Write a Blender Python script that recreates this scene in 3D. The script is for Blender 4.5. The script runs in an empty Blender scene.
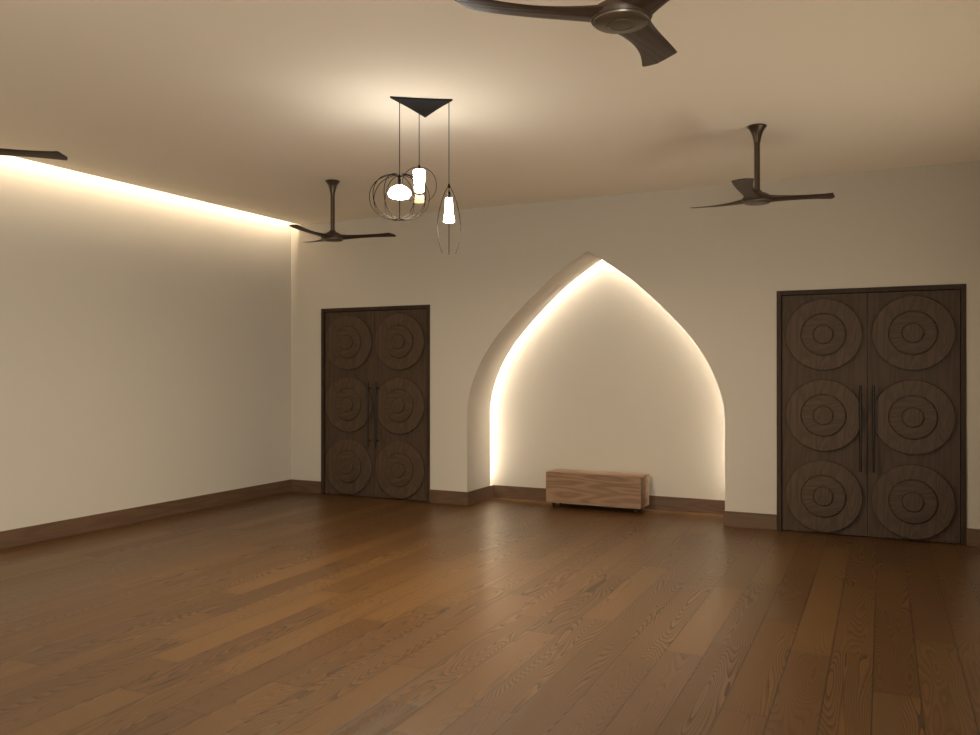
import bpy, bmesh, math, random
from mathutils import Vector, Matrix
random.seed(7)
PI = math.pi
S = bpy.context.scene
COL = S.collection

# ------------------------------------------------------------------ camera
TH, PITCH, HC = 0.4565, 0.0016, 1.53
cam_d = bpy.data.cameras.new('camera')
cam_d.sensor_width = 36.0
cam_d.lens = 843.98 / 980 * 36.0
cam_d.clip_start = 0.05
cam = bpy.data.objects.new('camera', cam_d); COL.objects.link(cam)
cam.location = (0, 0, HC)
cam.rotation_euler = (PI / 2 + PITCH, 0, TH)
S.camera = cam

# ------------------------------------------------------------------ room sizes
XL, XR = -6.887, 0.93          # left / right wall
YB, YR = 8.378, -2.6           # back / rear wall (behind the camera)
H = 3.3228                     # dropped ceiling
GAP = 0.139                    # open cove slot along the left wall
NX = -2.984                    # niche centre
YN = 9.04                      # niche back panel
YS = 8.97                     # rear face of the arch reveal

# ------------------------------------------------------------------ world, light, exposure
W = bpy.data.worlds.new('world'); S.world = W; W.use_nodes = True
W.node_tree.nodes['Background'].inputs[0].default_value = (0.55, 0.62, 0.75, 1)
W.node_tree.nodes['Background'].inputs[1].default_value = 0.3
S.view_settings.view_transform = 'Standard'
S.view_settings.look = 'None'
S.view_settings.gamma = 1.0
S.view_settings.use_curve_mapping = False
S.view_settings.exposure = 1.3

def area(name, loc, rot, sx, sy, power, color):
    l = bpy.data.lights.new(name, 'AREA'); l.shape = 'RECTANGLE'
    l.size, l.size_y, l.energy, l.color = sx, sy, power, color
    o = bpy.data.objects.new(name, l); COL.objects.link(o)
    o.location, o.rotation_euler = loc, rot
    return o
# fill lights added out of view, in made-up rear and right wall openings
area('fill_rear', (-3.4, YR - 0.04, 1.75), (PI/2 + .8, 0, 0), 3.4, 1.9, 10, (1.0, 0.84, 0.62))
area('fill_right', (XR + 0.04, -1.2, 1.75), (PI/2, 0, PI/2), 2.2, 1.7, 122, (1.0, 0.98, 0.86))
area('fill_far', (XR + 0.04, 5.6, 0.95), (PI/2 + .9, 0, PI/2), 2.2, 1.3, 12, (1.0, 0.86, 0.66))
PENDANT_GLOW = 18.0
PENDANT_DOWN = 16.0     # watts leaving the open foot of each glass
COVE_GLOW = 24.0
NICHE_GLOW = 64.0
WARM = (1.0, 0.85, 0.64)

# ------------------------------------------------------------------ materials
def mat(name):
    m = bpy.data.materials.new(name); m.use_nodes = True
    nt = m.node_tree; b = nt.nodes['Principled BSDF']
    return m, nt, b
def N(nt, t, **kw):
    n = nt.nodes.new(t)
    for k, v in kw.items(): setattr(n, k, v)
    return n
def L(nt, a, b): nt.links.new(a, b)
def M_(nt, op, a, b=None, c=None):
    n = N(nt, 'ShaderNodeMath', operation=op)
    for i, v in enumerate((a, b, c)):
        if v is None: continue
        if isinstance(v, (int, float)): n.inputs[i].default_value = v
        else: L(nt, v, n.inputs[i])
    return n.outputs[0]
def mixc(nt, f, a, b, blend='MIX'):
    n = N(nt, 'ShaderNodeMix', data_type='RGBA', blend_type=blend)
    for i, v in ((0, f), (6, a), (7, b)):
        if isinstance(v, (int, float)): n.inputs[i].default_value = v
        elif isinstance(v, tuple): n.inputs[i].default_value = (*v, 1)
        else: L(nt, v, n.inputs[i])
    return n.outputs[2]
def flat(name, col, rough=0.5, metal=0.0, spec=0.5, noise=0.0):
    m, nt, b = mat(name)
    b.inputs['Roughness'].default_value = rough
    b.inputs['Metallic'].default_value = metal
    b.inputs['Specular IOR Level'].default_value = spec
    tc = N(nt, 'ShaderNodeTexCoord'); nz = N(nt, 'ShaderNodeTexNoise'); nz.inputs['Scale'].default_value = 35
    L(nt, tc.outputs['Object'], nz.inputs['Vector'])
    d = tuple(c * (1 - noise) for c in col)
    L(nt, mixc(nt, nz.outputs['Fac'], col, d), b.inputs['Base Color'])
    return m
def plaster(name, col):
    m, nt, b = mat(name)
    b.inputs['Roughness'].default_value = 0.9
    b.inputs['Specular IOR Level'].default_value = 0.2
    g = N(nt, 'ShaderNodeNewGeometry')
    n1 = N(nt, 'ShaderNodeTexNoise'); n1.inputs['Scale'].default_value = 0.8; n1.inputs['Detail'].default_value = 3
    L(nt, g.outputs['Position'], n1.inputs['Vector'])
    n2 = N(nt, 'ShaderNodeTexNoise'); n2.inputs['Scale'].default_value = 60; n2.inputs['Detail'].default_value = 4
    L(nt, g.outputs['Position'], n2.inputs['Vector'])
    L(nt, mixc(nt, n1.outputs['Fac'], col, tuple(c * 0.95 for c in col)), b.inputs['Base Color'])
    bp = N(nt, 'ShaderNodeBump'); bp.inputs['Strength'].default_value = 0.05; bp.inputs['Distance'].default_value = 0.01
    L(nt, n2.outputs['Fac'], bp.inputs['Height']); L(nt, bp.outputs[0], b.inputs['Normal'])
    return m
def wood(name, dark, light, along='Z', rough=0.45, bands=9, stretch=9.0, scale=3.0, bump=0.12, spec=0.4):
    """grain lines are contour lines of a noise stretched along the grain"""
    m, nt, b = mat(name)
    tc = N(nt, 'ShaderNodeTexCoord'); mp = N(nt, 'ShaderNodeMapping')
    s = [scale * 2.0] * 3; s['XYZ'.index(along)] = scale * 2.0 / stretch
    mp.inputs['Scale'].default_value = s
    L(nt, tc.outputs['Object'], mp.inputs['Vector'])
    n1 = N(nt, 'ShaderNodeTexNoise'); n1.inputs['Scale'].default_value = 1.0; n1.inputs['Detail'].default_value = 1.5
    L(nt, mp.outputs[0], n1.inputs['Vector'])
    lines = M_(nt, 'SINE', M_(nt, 'MULTIPLY', n1.outputs['Fac'], bands * 2 * PI))
    lines = M_(nt, 'MULTIPLY_ADD', lines, 0.5, 0.5)
    mp2 = N(nt, 'ShaderNodeMapping'); s2 = [70.0] * 3; s2['XYZ'.index(along)] = 2.5
    mp2.inputs['Scale'].default_value = s2; L(nt, tc.outputs['Object'], mp2.inputs['Vector'])
    n2 = N(nt, 'ShaderNodeTexNoise'); n2.inputs['Scale'].default_value = 1.0; n2.inputs['Detail'].default_value = 4
    L(nt, mp2.outputs[0], n2.inputs['Vector'])
    f = M_(nt, 'ADD', M_(nt, 'MULTIPLY', lines, 0.5), M_(nt, 'MULTIPLY', n2.outputs['Fac'], 0.5))
    L(nt, mixc(nt, f, dark, light), b.inputs['Base Color'])
    b.inputs['Roughness'].default_value = rough
    b.inputs['Specular IOR Level'].default_value = spec
    bp = N(nt, 'ShaderNodeBump'); bp.inputs['Strength'].default_value = bump; bp.inputs['Distance'].default_value = 0.01
    L(nt, f, bp.inputs['Height']); L(nt, bp.outputs[0], b.inputs['Normal'])
    return m
def glow(name, col, strength):
    m, nt, b = mat(name)
    b.inputs['Base Color'].default_value = (*col, 1)
    b.inputs['Emission Color'].default_value = (*col, 1)
    b.inputs['Emission Strength'].default_value = strength
    return m

def floor_mat():
    m, nt, b = mat('oak_planks')
    g = N(nt, 'ShaderNodeNewGeometry')
    mp = N(nt, 'ShaderNodeMapping'); mp.inputs['Rotation'].default_value = (0, 0, math.radians(-1.2))
    L(nt, g.outputs['Position'], mp.inputs['Vector'])
    sp = N(nt, 'ShaderNodeSeparateXYZ'); L(nt, mp.outputs[0], sp.inputs[0])
    PW, PL = 0.205, 1.5
    xs = M_(nt, 'MULTIPLY', M_(nt, 'ADD', sp.outputs[0], 0.045 + 40 * PW), 1 / PW)
    row = M_(nt, 'FLOOR', xs); fx = M_(nt, 'FRACT', xs)
    wn = N(nt, 'ShaderNodeTexWhiteNoise', noise_dimensions='1D'); L(nt, row, wn.inputs['W'])
    ys = M_(nt, 'ADD', M_(nt, 'MULTIPLY', sp.outputs[1], 1 / PL), M_(nt, 'MULTIPLY', wn.outputs['Value'], 7.31))
    ys = M_(nt, 'ADD', ys, 30.0)
    idx = M_(nt, 'FLOOR', ys); fy = M_(nt, 'FRACT', ys)
    cb = N(nt, 'ShaderNodeCombineXYZ'); L(nt, row, cb.inputs[0]); L(nt, idx, cb.inputs[1])
    w2 = N(nt, 'ShaderNodeTexWhiteNoise', noise_dimensions='3D'); L(nt, cb.outputs[0], w2.inputs['Vector'])
    s2 = N(nt, 'ShaderNodeSeparateColor'); L(nt, w2.outputs['Color'], s2.inputs[0])
    r1, r2, r3 = s2.outputs[0], s2.outputs[1], s2.outputs[2]
    # seam mask : 1 on plank, 0 in the joint
    ex = M_(nt, 'MULTIPLY', M_(nt, 'MINIMUM', fx, M_(nt, 'SUBTRACT', 1.0, fx)), PW)
    ey = M_(nt, 'MULTIPLY', M_(nt, 'MINIMUM', fy, M_(nt, 'SUBTRACT', 1.0, fy)), PL)
    e = M_(nt, 'MINIMUM', ex, ey)
    mr = N(nt, 'ShaderNodeMapRange'); mr.inputs['From Min'].default_value = 0.0006; mr.inputs['From Max'].default_value = 0.0042
    L(nt, e, mr.inputs['Value']); seam = mr.outputs[0]
    # grain space, shifted for every plank
    gx = M_(nt, 'MULTIPLY', sp.outputs[0], 4.0); gy = M_(nt, 'MULTIPLY', sp.outputs[1], 0.42)
    cv = N(nt, 'ShaderNodeCombineXYZ')
    L(nt, M_(nt, 'MULTIPLY_ADD', r1, 37.0, gx), cv.inputs[0]); L(nt, M_(nt, 'MULTIPLY_ADD', r2, 53.0, gy), cv.inputs[1])
    L(nt, M_(nt, 'MULTIPLY', r3, 19.0), cv.inputs[2])
    n1 = N(nt, 'ShaderNodeTexNoise'); n1.inputs['Scale'].default_value = 1.0; n1.inputs['Detail'].default_value = 1.6
    n1.inputs['Distortion'].default_value = 0.1
    L(nt, cv.outputs[0], n1.inputs['Vector'])
    fld = M_(nt, 'ADD', n1.outputs['Fac'], M_(nt, 'MULTIPLY', fx, M_(nt, 'MULTIPLY_ADD', r2, 0.5, -0.1)))
    ring = M_(nt, 'FRACT', M_(nt, 'MULTIPLY', fld, 62.0))
    # sharp dark pore line that fades out, like growth rings
    ring = M_(nt, 'POWER', ring, 2.2)
    # fine pores
    cv2 = N(nt, 'ShaderNodeCombineXYZ')
    L(nt, M_(nt, 'MULTIPLY', sp.outputs[0], 160.0), cv2.inputs[0]); L(nt, M_(nt, 'MULTIPLY', sp.outputs[1], 6.0), cv2.inputs[1]); L(nt, r1, cv2.inputs[2])
    n2 = N(nt, 'ShaderNodeTexNoise'); n2.inputs['Scale'].default_value = 1.0; n2.inputs['Detail'].default_value = 3
    L(nt, cv2.outputs[0], n2.inputs['Vector'])
    # how strong the figure is on this plank
    fig = N(nt, 'ShaderNodeMapRange'); fig.inputs['From Min'].default_value = 0.35; fig.inputs['From Max'].default_value = 0.75
    fig.inputs['To Min'].default_value = 0.5; fig.inputs['To Max'].default_value = 1.0
    L(nt, r3, fig.inputs['Value'])
    ringf = M_(nt, 'MULTIPLY', ring, fig.outputs[0])
    base = mixc(nt, r2, (0.104, 0.048, 0.015), (0.156, 0.077, 0.024))
    c = mixc(nt, M_(nt, 'MULTIPLY', n2.outputs['Fac'], 0.35), base, (0.10, 0.052, 0.025))
    c = mixc(nt, M_(nt, 'MULTIPLY', ringf, 0.9), c, (0.020, 0.010, 0.005))
    c = mixc(nt, seam, (0.02, 0.011, 0.006), c)
    L(nt, c, b.inputs['Base Color'])
    rg = M_(nt, 'ADD', 0.315, M_(nt, 'MULTIPLY', ringf, 0.12))
    L(nt, rg, b.inputs['Roughness'])
    b.inputs['Specular IOR Level'].default_value = 0.5
    hgt = M_(nt, 'SUBTRACT', M_(nt, 'MULTIPLY', seam, 0.4), M_(nt, 'ADD', M_(nt, 'MULTIPLY', ringf, 0.35), M_(nt, 'MULTIPLY', n2.outputs['Fac'], 0.10)))
    bp = N(nt, 'ShaderNodeBump'); bp.inputs['Strength'].default_value = 0.35; bp.inputs['Distance'].default_value = 0.003
    L(nt, hgt, bp.inputs['Height']); L(nt, bp.outputs[0], b.inputs['Normal'])
    return m

MT = {
    'wall': plaster('wall_plaster', (0.54, 0.492, 0.422)),
    'ceil': plaster('ceiling_paint', (0.92, 0.835, 0.70)),
    'floor': floor_mat(),
    'base': wood('skirting_wood', (0.085, 0.046, 0.026), (0.135, 0.076, 0.042), along='X', rough=0.5),
    'base_y': wood('skirting_wood_side', (0.085, 0.046, 0.026), (0.135, 0.076, 0.042), along='Y', rough=0.5),
    'leaf': wood('door_wood', (0.048, 0.030, 0.019), (0.084, 0.053, 0.034), along='Z', rough=0.55, bump=0.2, spec=.2),
    'disc': wood('carved_wood', (0.052, 0.032, 0.020), (0.094, 0.060, 0.038), along='Z', rough=0.55, spec=.25, bands=14, stretch=5, bump=0.3),
    'disc2': wood('carved_wood_ring', (0.050, 0.031, 0.019), (0.088, 0.056, 0.035), along='X', rough=0.55, spec=.25, bands=14, stretch=5, bump=0.3),
    'frame': wood('door_frame_wood', (0.026, 0.016, 0.010), (0.050, 0.030, 0.019), along='Z', rough=0.55, spec=.2),
    'bench': wood('bench_wood', (0.150, 0.085, 0.048), (0.330, 0.200, 0.122), along='X', rough=0.5, bands=7, stretch=7, scale=3.5),
    'bench_edge': wood('bench_edge_wood', (0.20, 0.13, 0.085), (0.32, 0.21, 0.14), along='X', rough=0.5),
    'fan': wood('fan_blade_wood', (0.030, 0.017, 0.011), (0.060, 0.034, 0.022), along='X', rough=0.42),
    'fan_metal': flat('fan_bronze', (0.085, 0.062, 0.045), 0.38, 0.7, noise=0.2),
    'fan_disc': flat('fan_cap_metal', (0.16, 0.13, 0.10), 0.35, 0.7, noise=0.1),
    'black': flat('black_metal', (0.007, 0.006, 0.006), 0.6, 0.0, spec=.2, noise=0.3),
    'wire': flat('cage_wire', (0.0045, 0.003, 0.0022), 0.9, 0.0, spec=0.03, noise=0.2),
    'rubber': flat('castor_rubber', (0.012, 0.011, 0.011), 0.6, noise=0.3),
    'pull': flat('pull_metal', (0.030, 0.026, 0.022), 0.3, 0.8, noise=0.2),
    'shade': glow('opal_glass_lit', (1.0, 0.96, 0.88), PENDANT_GLOW),
    'led_cove': glow('led_cove', WARM, COVE_GLOW),
    'led_niche': glow('led_niche', (1.0, 0.90, 0.75), NICHE_GLOW),
}
def glass(name):
    m, nt, b = mat(name)
    out = nt.nodes['Material Output']
    t = N(nt, 'ShaderNodeBsdfTransparent'); t.inputs[0].default_value = (0.80, 0.76, 0.70, 1)
    g = N(nt, 'ShaderNodeBsdfDiffuse'); g.inputs[0].default_value = (0.6, 0.55, 0.47, 1)
    mx = N(nt, 'ShaderNodeMixShader'); mx.inputs[0].default_value = 0.005; L(nt, t.outputs[0], mx.inputs[1]); L(nt, g.outputs[0], mx.inputs[2])
    L(nt, mx.outputs[0], out.inputs['Surface'])
    return m
MT['glass'] = glass('clear_glass')

# ------------------------------------------------------------------ mesh helpers
def link(name, bm, mats, parent=None, smooth=False, loc=None):
    bmesh.ops.recalc_face_normals(bm, faces=bm.faces)
    me = bpy.data.meshes.new(name)
    bm.to_mesh(me); bm.free()
    for mm in (mats if isinstance(mats, (list, tuple)) else [mats]): me.materials.append(mm)
    if smooth:
        for p in me.polygons: p.use_smooth = True
        if smooth != 'all':
            me.set_sharp_from_angle(angle=math.radians(38))
    o = bpy.data.objects.new(name, me); COL.objects.link(o)
    if parent: o.parent = parent
    if loc: o.location = loc
    return o
def tag(o, label=None, cat=None, group=None, kind=None):
    if label: o['label'] = label
    if cat: o['category'] = cat
    if group: o['group'] = group
    if kind: o['kind'] = kind
    return o
def thing(name, loc, rz=0, **kw):
    o = bpy.data.objects.new(name, None); COL.objects.link(o)
    o.location = loc; o.rotation_euler = (0, 0, rz); o.empty_display_size = 0.2
    return tag(o, **kw)
def box(bm, x0, x1, y0, y1, z0, z1, bev=0.0, mi=0):
    r = bmesh.ops.create_cube(bm, size=1.0)
    for v in r['verts']:
        v.co = ((v.co.x + .5) * (x1 - x0) + x0, (v.co.y + .5) * (y1 - y0) + y0, (v.co.z + .5) * (z1 - z0) + z0)
    fs = {f for v in r['verts'] for f in v.link_faces}
    for f in fs: f.material_index = mi
    if bev:
        es = {e for v in r['verts'] for e in v.link_edges}
        bmesh.ops.bevel(bm, geom=list(es), offset=bev, segments=2, affect='EDGES', profile=0.5)
def lathe(bm, prof, seg=32, mtx=None, cap=True, mi=0):
    rings = []
    for r, z in prof:
        if r < 1e-5:
            rings.append([bm.verts.new((0, 0, z))])
        else:
            rings.append([bm.verts.new((r * math.cos(2*PI*i/seg), r * math.sin(2*PI*i/seg), z)) for i in range(seg)])
    for a, b in zip(rings, rings[1:]):
        for i in range(seg):
            j = (i + 1) % seg
            if len(a) == 1 and len(b) == 1: continue
            if len(a) == 1: f = bm.faces.new((a[0], b[j], b[i]))
            elif len(b) == 1: f = bm.faces.new((a[i], a[j], b[0]))
            else: f = bm.faces.new((a[i], a[j], b[j], b[i]))
            f.material_index = mi
    if cap:
        for rg in (rings[0], rings[-1]):
            if len(rg) > 1:
                f = bm.faces.new(rg); f.material_index = mi
    if mtx: bmesh.ops.transform(bm, matrix=mtx, verts=[v for r in rings for v in r])
def tube(bm, pts, r, seg=8, closed=False, mi=0):
    pts = [Vector(p) for p in pts]; n = len(pts); rings = []; up = None
    for i, p in enumerate(pts):
        if closed: d = pts[(i+1) % n] - pts[i-1]
        else: d = pts[min(i+1, n-1)] - pts[max(i-1, 0)]
        d.normalize()
        if up is None:
            up = Vector((0, 0, 1)) if abs(d.z) < 0.9 else Vector((1, 0, 0))
        s = d.cross(up).normalized(); up = s.cross(d).normalized()
        rings.append([bm.verts.new(p + (s * math.cos(2*PI*k/seg) + up * math.sin(2*PI*k/seg)) * r) for k in range(seg)])
    m = n if closed else n - 1
    for i in range(m):
        a, b = rings[i], rings[(i+1) % n]
        for k in range(seg):
            f = bm.faces.new((a[k], a[(k+1) % seg], b[(k+1) % seg], b[k])); f.material_index = mi
    if not closed:
        bm.faces.new(rings[0]); bm.faces.new(rings[-1])
def prism(bm, pts, y0, y1):
    """outline (x,z) extruded from y0 to y1"""
    a = [bm.verts.new((x, y0, z)) for x, z in pts]; b = [bm.verts.new((x, y1, z)) for x, z in pts]
    n = len(pts)
    for lp in (a, b):
        es = [bm.edges.new((lp[i], lp[(i + 1) % n])) for i in range(n)]
        bmesh.ops.triangle_fill(bm, edges=es, use_beauty=True)
    for i in range(n):
        j = (i + 1) % n
        bm.faces.new((a[i], b[i], b[j], a[j]))

# ------------------------------------------------------------------ arch curve
KEY = [(1.416, 1.00), (1.408, 1.13), (1.378, 1.28), (1.322, 1.44), (1.243, 1.61), (1.125, 1.79), (0.990, 1.955),
       (0.832, 2.12), (0.660, 2.285), (0.475, 2.447), (0.245, 2.612), (0.0, 2.765)]
def catmull(P, n=6):
    out = []
    P2 = [(P[0][0], 2*P[0][1]-P[1][1])] + P + [(2*P[-1][0]-P[-2][0], 2*P[-1][1]-P[-2][1])]
    for i in range(1, len(P2) - 2):
        p0, p1, p2, p3 = P2[i-1:i+3]
        for k in range(n):
            t = k / n
            out.append(tuple(0.5 * ((2*p1[c]) + (-p0[c]+p2[c])*t + (2*p0[c]-5*p1[c]+4*p2[c]-p3[c])*t*t + (-p0[c]+3*p1[c]-3*p2[c]+p3[c])*t**3) for c in (0, 1)))
    out.append(P[-1])
    return out
HALF = catmull(KEY)
def arch(off=0.0, z0=0.0):
    """outline of the pointed arch, left foot -> apex -> right foot, grown outward by off"""
    h = [(KEY[0][0], z0), (KEY[0][0], 0.6)] + HALF
    out = []
    for i, (w, z) in enumerate(h):
        a = h[max(i-1, 0)]; b = h[min(i+1, len(h)-1)]
        if i == len(h) - 1:
            dx, dz = b[0]-a[0], b[1]-a[1]; l = math.hypot(dx, dz)
            out.append((0.0, z + off / (abs(dx) / l))); continue
        dx, dz = b[0]-a[0], b[1]-a[1]; l = math.hypot(dx, dz)
        out.append((w + off * dz / l, z - off * dx / l))
    out = [(max(w, 0), z) for w, z in out]
    left = [(NX - w, z) for w, z in out]; right = [(NX + w, z) for w, z in reversed(out[:-1])]
    return left + right

# ------------------------------------------------------------------ structure
ST = dict(kind='structure')
DOORS = [(-6.414, -4.880), (-1.086, 0.481)]     # outer edges of the frames
DH = 2.266
ZT = 3.62
BH, BT = 0.15, 0.014
bm = bmesh.new(); box(bm, XL - .2, XR + .2, YR - .2, YN + .1, -0.1, 0)
tag(link('floor', bm, MT['floor']), 'brown oak plank floor running towards the niche', 'floor', **ST)
bm = bmesh.new(); box(bm, XL + GAP, XR + .2, YR - .2, YN + .1, H, H + .03)
box(bm, XL - .2, XR + .2, YR - .2, YN + .1, ZT - .1, ZT)
tag(link('ceiling', bm, MT['ceil']), 'plain beige ceiling with a slot along the left wall', 'ceiling', **ST)
bm = bmesh.new(); box(bm, XL - .2, XL, YR - .2, YN + .1, 0, ZT - .1)
tag(link('wall_left', bm, MT['wall']), 'blank pale wall on the left under the glowing slot', 'wall', **ST)
def wall_with_holes(name, horiz, a0, a1, holes, c0, c1, label):
    bm = bmesh.new()
    def bx(p, q, za, zb):
        if horiz: box(bm, p, q, c0, c1, za, zb)
        else: box(bm, c0, c1, p, q, za, zb)
    p = a0
    for w0, w1, z0, z1 in holes:
        bx(p, w0, 0, ZT - .1); bx(w0, w1, 0, z0); bx(w0, w1, z1, ZT - .1); p = w1
    bx(p, a1, 0, ZT - .1)
    tag(link(name, bm, MT['wall']), label, 'wall', **ST)
wall_with_holes('wall_right', False, YR, YB, [(-2.3, -0.1, 0.9, 2.6), (4.5, 6.7, 0.3, 1.6)], XR, XR + .2, 'pale wall at the far right, outside the view')
wall_with_holes('wall_rear', True, XL, XR + .2, [(-5.1, -1.7, 0.8, 2.7)], YR - .2, YR, 'pale wall behind the viewer')
# back wall : pointed arch to the floor and two door openings
bm = bmesh.new()
A = arch(0.0)
pts = [(XL, 0), (DOORS[0][0], 0), (DOORS[0][0], DH), (DOORS[0][1], DH), (DOORS[0][1], 0)] + A + \
      [(DOORS[1][0], 0), (DOORS[1][0], DH), (DOORS[1][1], DH), (DOORS[1][1], 0), (XR + .2, 0), (XR + .2, ZT - .1), (XL, ZT - .1)]
prism(bm, pts, YB, YS)
A2 = arch(0.19)
prism(bm, [(XL, 0)] + A2 + [(XR + .2, 0), (XR + .2, ZT - .1), (XL, ZT - .1)], YS, YN)
tag(link('wall_back', bm, MT['wall']), 'pale back wall with the tall pointed arch opening', 'wall', **ST)
bm = bmesh.new(); box(bm, XL - .2, XR + .2, YN, YN + .1, 0, ZT - .1)
for q in (-1, 1):
    a_, b_ = sorted((NX + q * (KEY[0][0] + .001), NX + q * (KEY[0][0] + .189)))
    box(bm, a_, b_, YS + .001, YN, 0, BH)  # hidden blocks added to keep the strip light off the floor
tag(link('wall_niche', bm, MT['wall']), 'pale rear face of the arched niche behind the bench', 'wall', **ST)
# skirting
bm = bmesh.new(); box(bm, XL, XL + BT, YR, YB, 0, BH, .002)
tag(link('baseboard_left', bm, MT['base_y']), 'brown wooden skirting along the left wall', 'baseboard', **ST)
bm = bmesh.new()
nl, nr = NX - KEY[0][0], NX + KEY[0][0]
box(bm, XL + BT, DOORS[0][0], YB - BT, YB, 0, BH, .002)
box(bm, DOORS[0][1], nl + BT, YB - BT, YB, 0, BH, .002)
box(bm, nl, nl + BT, YB, YN - BT, 0, BH, .002)
box(bm, nr - BT, nr, YB, YN - BT, 0, BH, .002)
box(bm, nr - BT, DOORS[1][0], YB - BT, YB, 0, BH, .002)
box(bm, DOORS[1][1], XR, YB - BT, YB, 0, BH, .002)
tag(link('baseboard_back', bm, MT['base']), 'brown wooden skirting between and beside the two doors', 'baseboard', **ST)
bm = bmesh.new(); box(bm, nl, nr, YN - BT, YN, 0, BH, .002)
tag(link('baseboard_niche', bm, MT['base']), 'brown wooden skirting inside the arched niche', 'baseboard', **ST)
bm = bmesh.new(); box(bm, XR - BT, XR, YR, YB - BT, 0, BH, .002)
tag(link('baseboard_right', bm, MT['base_y']), 'brown wooden skirting along the right wall', 'baseboard', **ST)

# made-up windows behind and beside the camera, added to hold the fill lights
def fill_window(name, horiz, w0, w1, z0, z1, c):
    e = tag(bpy.data.objects.new(name, None), 'added opening outside the view for fill light, ' + ('in the rear wall' if horiz else 'in the right wall'), 'fill_window', **ST)
    COL.objects.link(e)
    bm = bmesh.new()
    def bx(p, q, za, zb, t=.05):
        if horiz: box(bm, p, q, c - t, c, za, zb)
        else: box(bm, c, c + t, p, q, za, zb)
    bx(w0, w0 + .06, z0, z1); bx(w1 - .06, w1, z0, z1); bx(w0 + .06, w1 - .06, z0, z0 + .06); bx(w0 + .06, w1 - .06, z1 - .06, z1)
    mid = (w0 + w1) / 2; bx(mid - .03, mid + .03, z0 + .06, z1 - .06)
    link('fill_window_frame', bm, MT['frame'], e)
fill_window('fill_window_1', True, -5.1, -1.7, .8, 2.7, YR - .12)
fill_window('fill_window_2', False, -2.3, -0.1, .9, 2.6, XR + .12)

fill_window('fill_window_3', False, 4.5, 6.7, .3, 1.6, XR + .12)

# ------------------------------------------------------------------ doors
def make_door(name, x0, x1, label):
    y = YB
    e = thing(name, (x0, y, 0), label=label, cat='door', **ST)
    w = x1 - x0; FT = 0.042
    bm = bmesh.new()
    box(bm, 0, FT, -.014, .12, 0, DH, .003); box(bm, w - FT, w, -.014, .12, 0, DH, .003)
    box(bm, FT, w - FT, -.014, .12, DH - FT, DH, .003)
    box(bm, FT, w - FT, .05, .12, 0, .004)
    link('door_frame', bm, MT['frame'], e)
    mid = w / 2
    for k, (a, b) in enumerate(((FT + .003, mid - .0015), (mid + .0015, w - FT - .003))):
        bm = bmesh.new(); box(bm, a, b, .012, .055, .008, DH - FT - .003, .002)
        leaf = link('door_leaf', bm, MT['leaf'], e)
        cx = (a + b) / 2
        for cz in (.352, 1.100, 1.848):
            R = .333
            prof = [(R - .012, 0), (R - .012, .004), (R, .010), (R, .028), (R - .007, .035), (.200, .035), (.194, .029), (.190, .029), (.190, .046), (.184, .051),
                    (.092, .051), (.087, .045), (.083, .045), (.083, .060), (.077, .065), (0, .065)]
            bm = bmesh.new(); rings = []; seg = 64
            lathe(bm, prof, seg)
            for f in bm.faces:
                r = math.hypot(*f.calc_center_median().xy)
                if r < .083 or r > .188: f.material_index = 0
                else: f.material_index = 1
            # local z -> -y (towards the room)
            bmesh.ops.transform(bm, matrix=Matrix.Rotation(PI/2, 4, 'X'), verts=bm.verts)
            link('carved_medallion', bm, [MT['disc'], MT['disc2']], leaf, smooth=True, loc=(cx, .012, cz))
        hx = mid + (-.054 if k == 0 else .054)
        bm = bmesh.new()
        tube(bm, [(hx, -.050, .60), (hx, -.050, 1.38)], .011, 12)
        for hz in (.68, 1.30):
            tube(bm, [(hx, -.050, hz), (hx, .012, hz)], .007, 10)
        link('pull_handle', bm, MT['pull'], leaf, smooth=True)['label'] = 'dark metal pull handle'
    return e
make_door('door_1', *DOORS[0], 'dark carved double door left of the arched niche')
make_door('door_2', *DOORS[1], 'dark carved double door right of the arched niche')

# ------------------------------------------------------------------ LED strips
def lit_faces(bm, test):
    bm.normal_update()
    bmesh.ops.recalc_face_normals(bm, faces=bm.faces)
    for f in bm.faces: f.material_index = 0 if test(f) else 1
bm = bmesh.new()
sec = [(XL + GAP + .003, H + .150), (XL + GAP + .026, H + .120), (XL + GAP + .026, H + .150)]
a = [bm.verts.new((x, YR, z)) for x, z in sec]; b = [bm.verts.new((x, YB, z)) for x, z in sec]
bm.faces.new(a); bm.faces.new(b[::-1])
for k in range(3): bm.faces.new((a[k], a[(k+1) % 3], b[(k+1) % 3], b[k]))
lit_faces(bm, lambda f: f.normal.x < -.3 and f.normal.z < -.2)
tag(link('cove_light_strip', bm, [MT['led_cove'], MT['fan_disc']]), 'glowing warm light strip in the ceiling slot above the left wall', 'light strip')
bm = bmesh.new()
P1, P2 = arch(.125, .26), arch(.133, .26)
for i in range(len(P1) - 1):
    a = [bm.verts.new((p[0], YS + .006, p[1])) for p in (P1[i], P1[i+1], P2[i+1], P2[i])]
    b = [bm.verts.new((p[0], YS + .024, p[1])) for p in (P1[i], P1[i+1], P2[i+1], P2[i])]
    bm.faces.new(a).material_index = 1; bm.faces.new(b[::-1]).material_index = 1
    for k in (0, 2): bm.faces.new((a[k], a[(k+1) % 4], b[(k+1) % 4], b[k])).material_index = k // 2
bmesh.ops.remove_doubles(bm, verts=bm.verts, dist=1e-5)
tag(link('niche_light_strip', bm, [MT['led_niche'], MT['fan_disc']]), 'glowing warm light strip tucked round the edge of the pointed niche', 'light strip')

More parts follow.
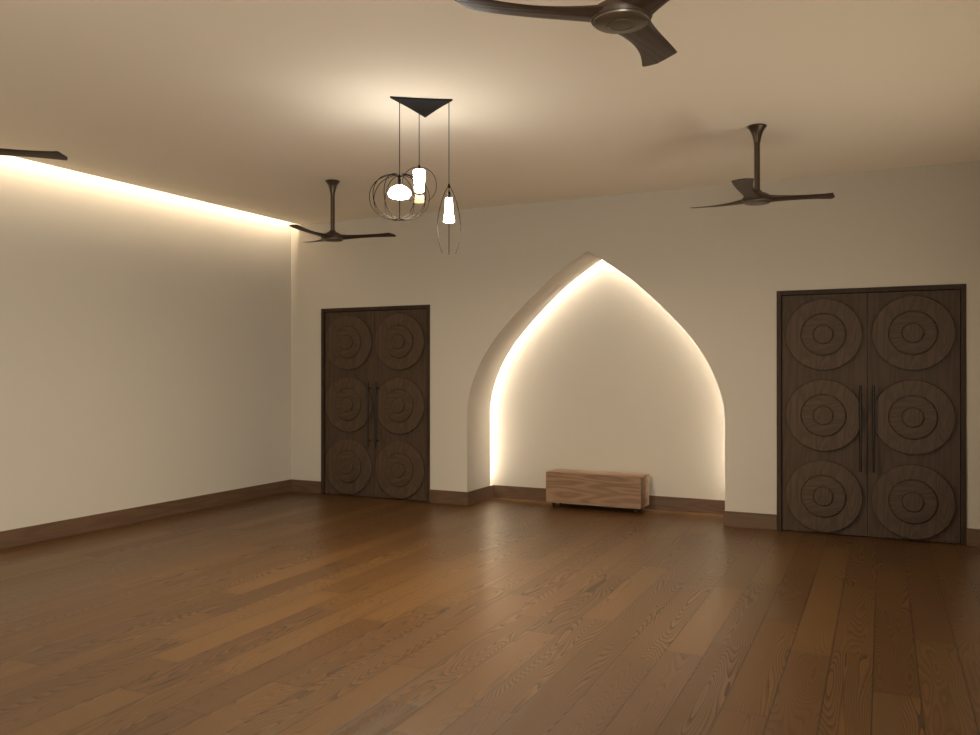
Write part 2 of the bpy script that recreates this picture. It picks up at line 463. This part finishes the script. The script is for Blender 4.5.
# ------------------------------------------------------------------ bench
bx0, bx1, by0, by1 = -3.556, -2.482, 8.640, 8.965
e = thing('storage_bench', ((bx0+bx1)/2, (by0+by1)/2, 0), label='long low wooden bench box on castors inside the lit arched niche', cat='bench')
hw, hd = (bx1-bx0)/2, (by1-by0)/2
bm = bmesh.new(); box(bm, -hw, hw, -hd, hd, .078, .372, .003)
link('body', bm, MT['bench'], e)
bm = bmesh.new(); box(bm, -hw, hw, -hd, hd, .373, .393, .003)
link('lid', bm, MT['bench'], e)
bm = bmesh.new(); box(bm, -hw, hw, -hd, hd, .060, .077, .002)
link('base_board', bm, MT['bench_edge'], e)
for sx in (-1, 1):
    for sy in (-1, 1):
        x, y = sx * (hw - .07), sy * (hd - .055)
        bm = bmesh.new()
        box(bm, x - .022, x + .022, y - .018, y + .018, .056, .060)
        box(bm, x - .014, x - .010, y - .012, y + .012, .018, .056); box(bm, x + .010, x + .014, y - .012, y + .012, .018, .056)
        c = link('castor', bm, MT['pull'], e)
        bm = bmesh.new()
        lathe(bm, [(.017, -.009), (.021, -.006), (.021, .006), (.017, .009)], 20, Matrix.Translation((x, y, .0212)) @ Matrix.Rotation(PI/2, 4, 'Y'))
        link('castor_wheel', bm, MT['rubber'], c, smooth=True)

# ------------------------------------------------------------------ ceiling fans
def make_fan(loc, rz, label):
    g = 'three-bladed ceiling fans'
    e = thing('ceiling_fan', (loc[0], loc[1], H), 0, label=label, cat='ceiling fan', group=g)
    bm = bmesh.new()
    lathe(bm, [(.060, 0), (.068, -.004), (.068, -.010), (.056, -.022), (.042, -.048), (.031, -.080), (.024, -.115), (.022, -.130), (.0, -.130)], 32)
    link('ceiling_cup', bm, MT['fan_metal'], e, smooth=True)
    bm = bmesh.new(); tube(bm, [(0, 0, -.125), (0, 0, -.485)], .0205, 20)
    link('downrod', bm, MT['fan_metal'], e, smooth=True)
    z0 = -.525                                              # plane of the blade roots
    bm = bmesh.new()
    lathe(bm, [(.0, .052), (.024, .052), (.030, .046), (.040, .034), (.070, .022), (.095, .006), (.108, -.010), (.110, -.024), (.104, -.036), (0, -.036)], 40,
          Matrix.Translation((0, 0, z0)))
    link('motor_housing', bm, MT['fan'], e, smooth=True)
    bm = bmesh.new()
    lathe(bm, [(.100, -.034), (.098, -.042), (.090, -.047), (.052, -.049), (.050, -.0465), (.046, -.0465), (.044, -.0495), (0, -.0515)], 40,
          Matrix.Translation((0, 0, z0)))
    c = link('hub_cap', bm, MT['fan_disc'], e, smooth=True); c['label'] = 'pale metal cap under the hub'
    for k in range(3):
        a = rz + k * 2 * PI / 3
        bm = bmesh.new(); rings = []
        n = 22; R = .592
        for i in range(n + 1):
            t = i / n; r = .07 + (R - .07) * t
            w = .10 * (1 - t) ** 3.0 + .064 + .100 * t ** 1.15          # chord
            if i == n: w *= .97
            th = .034 * (1 - t) ** 2.2 + .007
            pit = math.radians(-5)
            zc = -.013 + .028 * t ** 1.5
            sweep = -.028 * math.sin(PI * t * .9)
            ring = []
            for j in range(14):
                q = 2 * PI * j / 14
                u = math.cos(q) * w / 2; v = math.sin(q) * th / 2
                tip = -abs(u / w - .15) * .05 * t ** 6 + (u / w) * .05 * t ** 6                        # slanted tip
                ring.append(bm.verts.new((r + tip, sweep + u * math.cos(pit) - v * math.sin(pit), zc + u * math.sin(pit) + v * math.cos(pit))))
            rings.append(ring)
        for A_, B_ in zip(rings, rings[1:]):
            for j in range(14):
                bm.faces.new((A_[j], A_[(j+1) % 14], B_[(j+1) % 14], B_[j]))
        bm.faces.new(rings[0]); bm.faces.new(rings[-1])
        b = link('blade', bm, MT['fan'], e, smooth=True, loc=(0, 0, z0))
        b.rotation_euler = (0, 0, a)
    return e
make_fan((-.975, 6.455), math.radians(30), 'dark ceiling fan hanging before the right-hand double door')
make_fan((-4.89, 6.555), math.radians(30), 'dark ceiling fan hanging near the far left corner of the room')
make_fan((-.90, 2.885), math.radians(92), 'largest and nearest dark ceiling fan, cut off by the top edge')
make_fan((-4.86, 2.95), math.radians(58), 'dark ceiling fan of which only a blade tip shows at the left edge')

# ------------------------------------------------------------------ pendant light
e = thing('pendant_light', (-2.89, 4.87, H), label='black triangular canopy with three lit opal glass lamps in wire cages', cat='pendant light')
OX, OY = -2.89, 4.87
def loc(p): return (p[0] - OX, p[1] - OY)
cn = [loc((-3.035, 4.688)), loc((-2.694, 4.920)), loc((-3.050, 5.168))]
bm = bmesh.new(); outl = []
cc = (sum(c[0] for c in cn)/3, sum(c[1] for c in cn)/3)
for i in range(3):
    a, b = cn[i], cn[(i+1) % 3]
    for k in range(10):
        t = k / 10
        x = a[0]*(1-t)+b[0]*t; y = a[1]*(1-t)+b[1]*t
        s = .05 * math.sin(PI * t)
        outl.append((x*(1-s)+cc[0]*s, y*(1-s)+cc[1]*s))
top = [bm.verts.new((x, y, 0)) for x, y in outl]; bot = [bm.verts.new((x, y, -.012)) for x, y in outl]
bm.faces.new(top); bm.faces.new(bot[::-1])
for i in range(30): bm.faces.new((top[i], top[(i+1) % 30], bot[(i+1) % 30], bot[i]))
link('canopy', bm, MT['black'], e)
HZ = H - .012
def cord(p, z1):
    bm = bmesh.new(); tube(bm, [(p[0], p[1], -.011), (p[0], p[1], z1 - HZ)], .0028, 8)
    link('cord', bm, MT['black'], e)
def cage(p, prof, n, rad, az0=None, rings=()):
    """n wire ribs following prof=[(radius, z)], under one cage part"""
    bm = bmesh.new()
    if az0 is None: az0 = math.atan2(p[1] + OY, p[0] + OX)
    z = prof[0][1] - HZ
    lathe(bm, [(0, z + .016), (.006, z + .014), (.008, z), (.006, z - .012), (0, z - .014)], 12, Matrix.Translation((p[0], p[1], 0)))
    c = link('wire_cage', bm, MT['wire'], e, smooth=True)
    for r, z in rings:
        bm = bmesh.new()
        tube(bm, [(p[0] + r*math.cos(2*PI*i/24), p[1] + r*math.sin(2*PI*i/24), z - HZ) for i in range(24)], rad, 6, closed=True)
        link('cage_ring', bm, MT['wire'], c, smooth=True)
    for k in range(n):
        a = az0 + 2*PI*k/n
        bm = bmesh.new(); tube(bm, [(p[0] + r*math.cos(a), p[1] + r*math.sin(a), zz - HZ) for r, zz in prof], rad, 6)
        link('cage_rib', bm, MT['wire'], c, smooth=True)
    return c
def socket(p, z0, z1, r=.012):
    bm = bmesh.new(); lathe(bm, [(0, z1), (r * .7, z1), (r, z1 - .006), (r, z0), (0, z0)], 16, Matrix.Translation((p[0], p[1], -HZ)))
    link('lamp_holder', bm, MT['black'], e, smooth=True)
def shade(p, prof):
    bm = bmesh.new(); lathe(bm, prof, 32, Matrix.Translation((p[0], p[1], -HZ)))
    s = link('lamp_shade', bm, MT['shade'], e, smooth='all'); s['label'] = 'glowing white opal glass shade'
    l = bpy.data.lights.new('bulb', 'AREA'); l.shape = 'DISK'; l.size = .05; l.energy = PENDANT_DOWN; l.color = (1.0, 0.85, 0.64)
    o = bpy.data.objects.new('bulb', l); COL.objects.link(o); o.parent = e
    o.location = (p[0], p[1], min(z for r, z in prof) - .012 - HZ)
# pumpkin-shaped cage with a squat glass
P = loc((-3.022, 4.785))
prof = []
for i in range(33):
    t = i / 32; th = t * PI
    r = .199 * math.sin(th) ** .78 if 0 < t < 1 else 0
    z = 2.662 + .149 * math.cos(th)
    if t < .5: r = max(r, .012)
    prof.append((r, z))
prof = [(.012, 2.799), (.035, 2.812)] + [p for p in prof if p[0] > .06 and p[1] > 2.52] + [(.06, 2.516), (.03, 2.514), (.012, 2.514)]
cage(P, prof, 12, .0026, rings=((.03, 2.514),)); cord(P, 2.80); socket(P, 2.742, 2.80)
shade(P, [(.0, 2.742), (.020, 2.740), (.045, 2.730), (.066, 2.712), (.076, 2.691), (.076, 2.680), (.066, 2.664), (.048, 2.655), (.025, 2.651), (0, 2.650)])
# round cage with a tall glass
P = loc((-3.036, 5.062))
prof = [(.006, 2.925)] + [(.120 * math.sin(math.radians(a)) ** .9, 2.80 + .125 * math.cos(math.radians(a))) for a in range(12, 160, 8)]
cage(P, prof, 4, .0024); cord(P, 2.925); socket(P, 2.905, 2.925)
shade(P, [(0, 2.906), (.034, 2.905), (.041, 2.899), (.040, 2.86), (.036, 2.80), (.033, 2.756), (.028, 2.750), (0, 2.750)])
bm = bmesh.new(); lathe(bm, [(.034, 2.748), (.036, 2.678), (.0335, 2.678), (.0315, 2.748)], 32, Matrix.Translation((P[0], P[1], -HZ)), cap=False)
g = link('glass_sleeve', bm, MT['glass'], e, smooth='all'); g['label'] = 'clear glass sleeve below the opal shade'
# leaf-shaped cage with a flared glass
P = loc((-2.726, 4.930))
prof = [(.003, 2.737), (.010, 2.728), (.025, 2.700), (.042, 2.655), (.057, 2.605), (.068, 2.555), (.075, 2.505), (.077, 2.455), (.073, 2.405), (.064, 2.355), (.052, 2.31), (.044, 2.285)]
cage(P, catmull(prof, 3), 4, .0026); cord(P, 2.735); socket(P, 2.655, 2.70, .010)
shade(P, [(0, 2.658), (.020, 2.657), (.023, 2.652), (.025, 2.60), (.030, 2.55), (.037, 2.500), (.034, 2.497), (0, 2.510)])
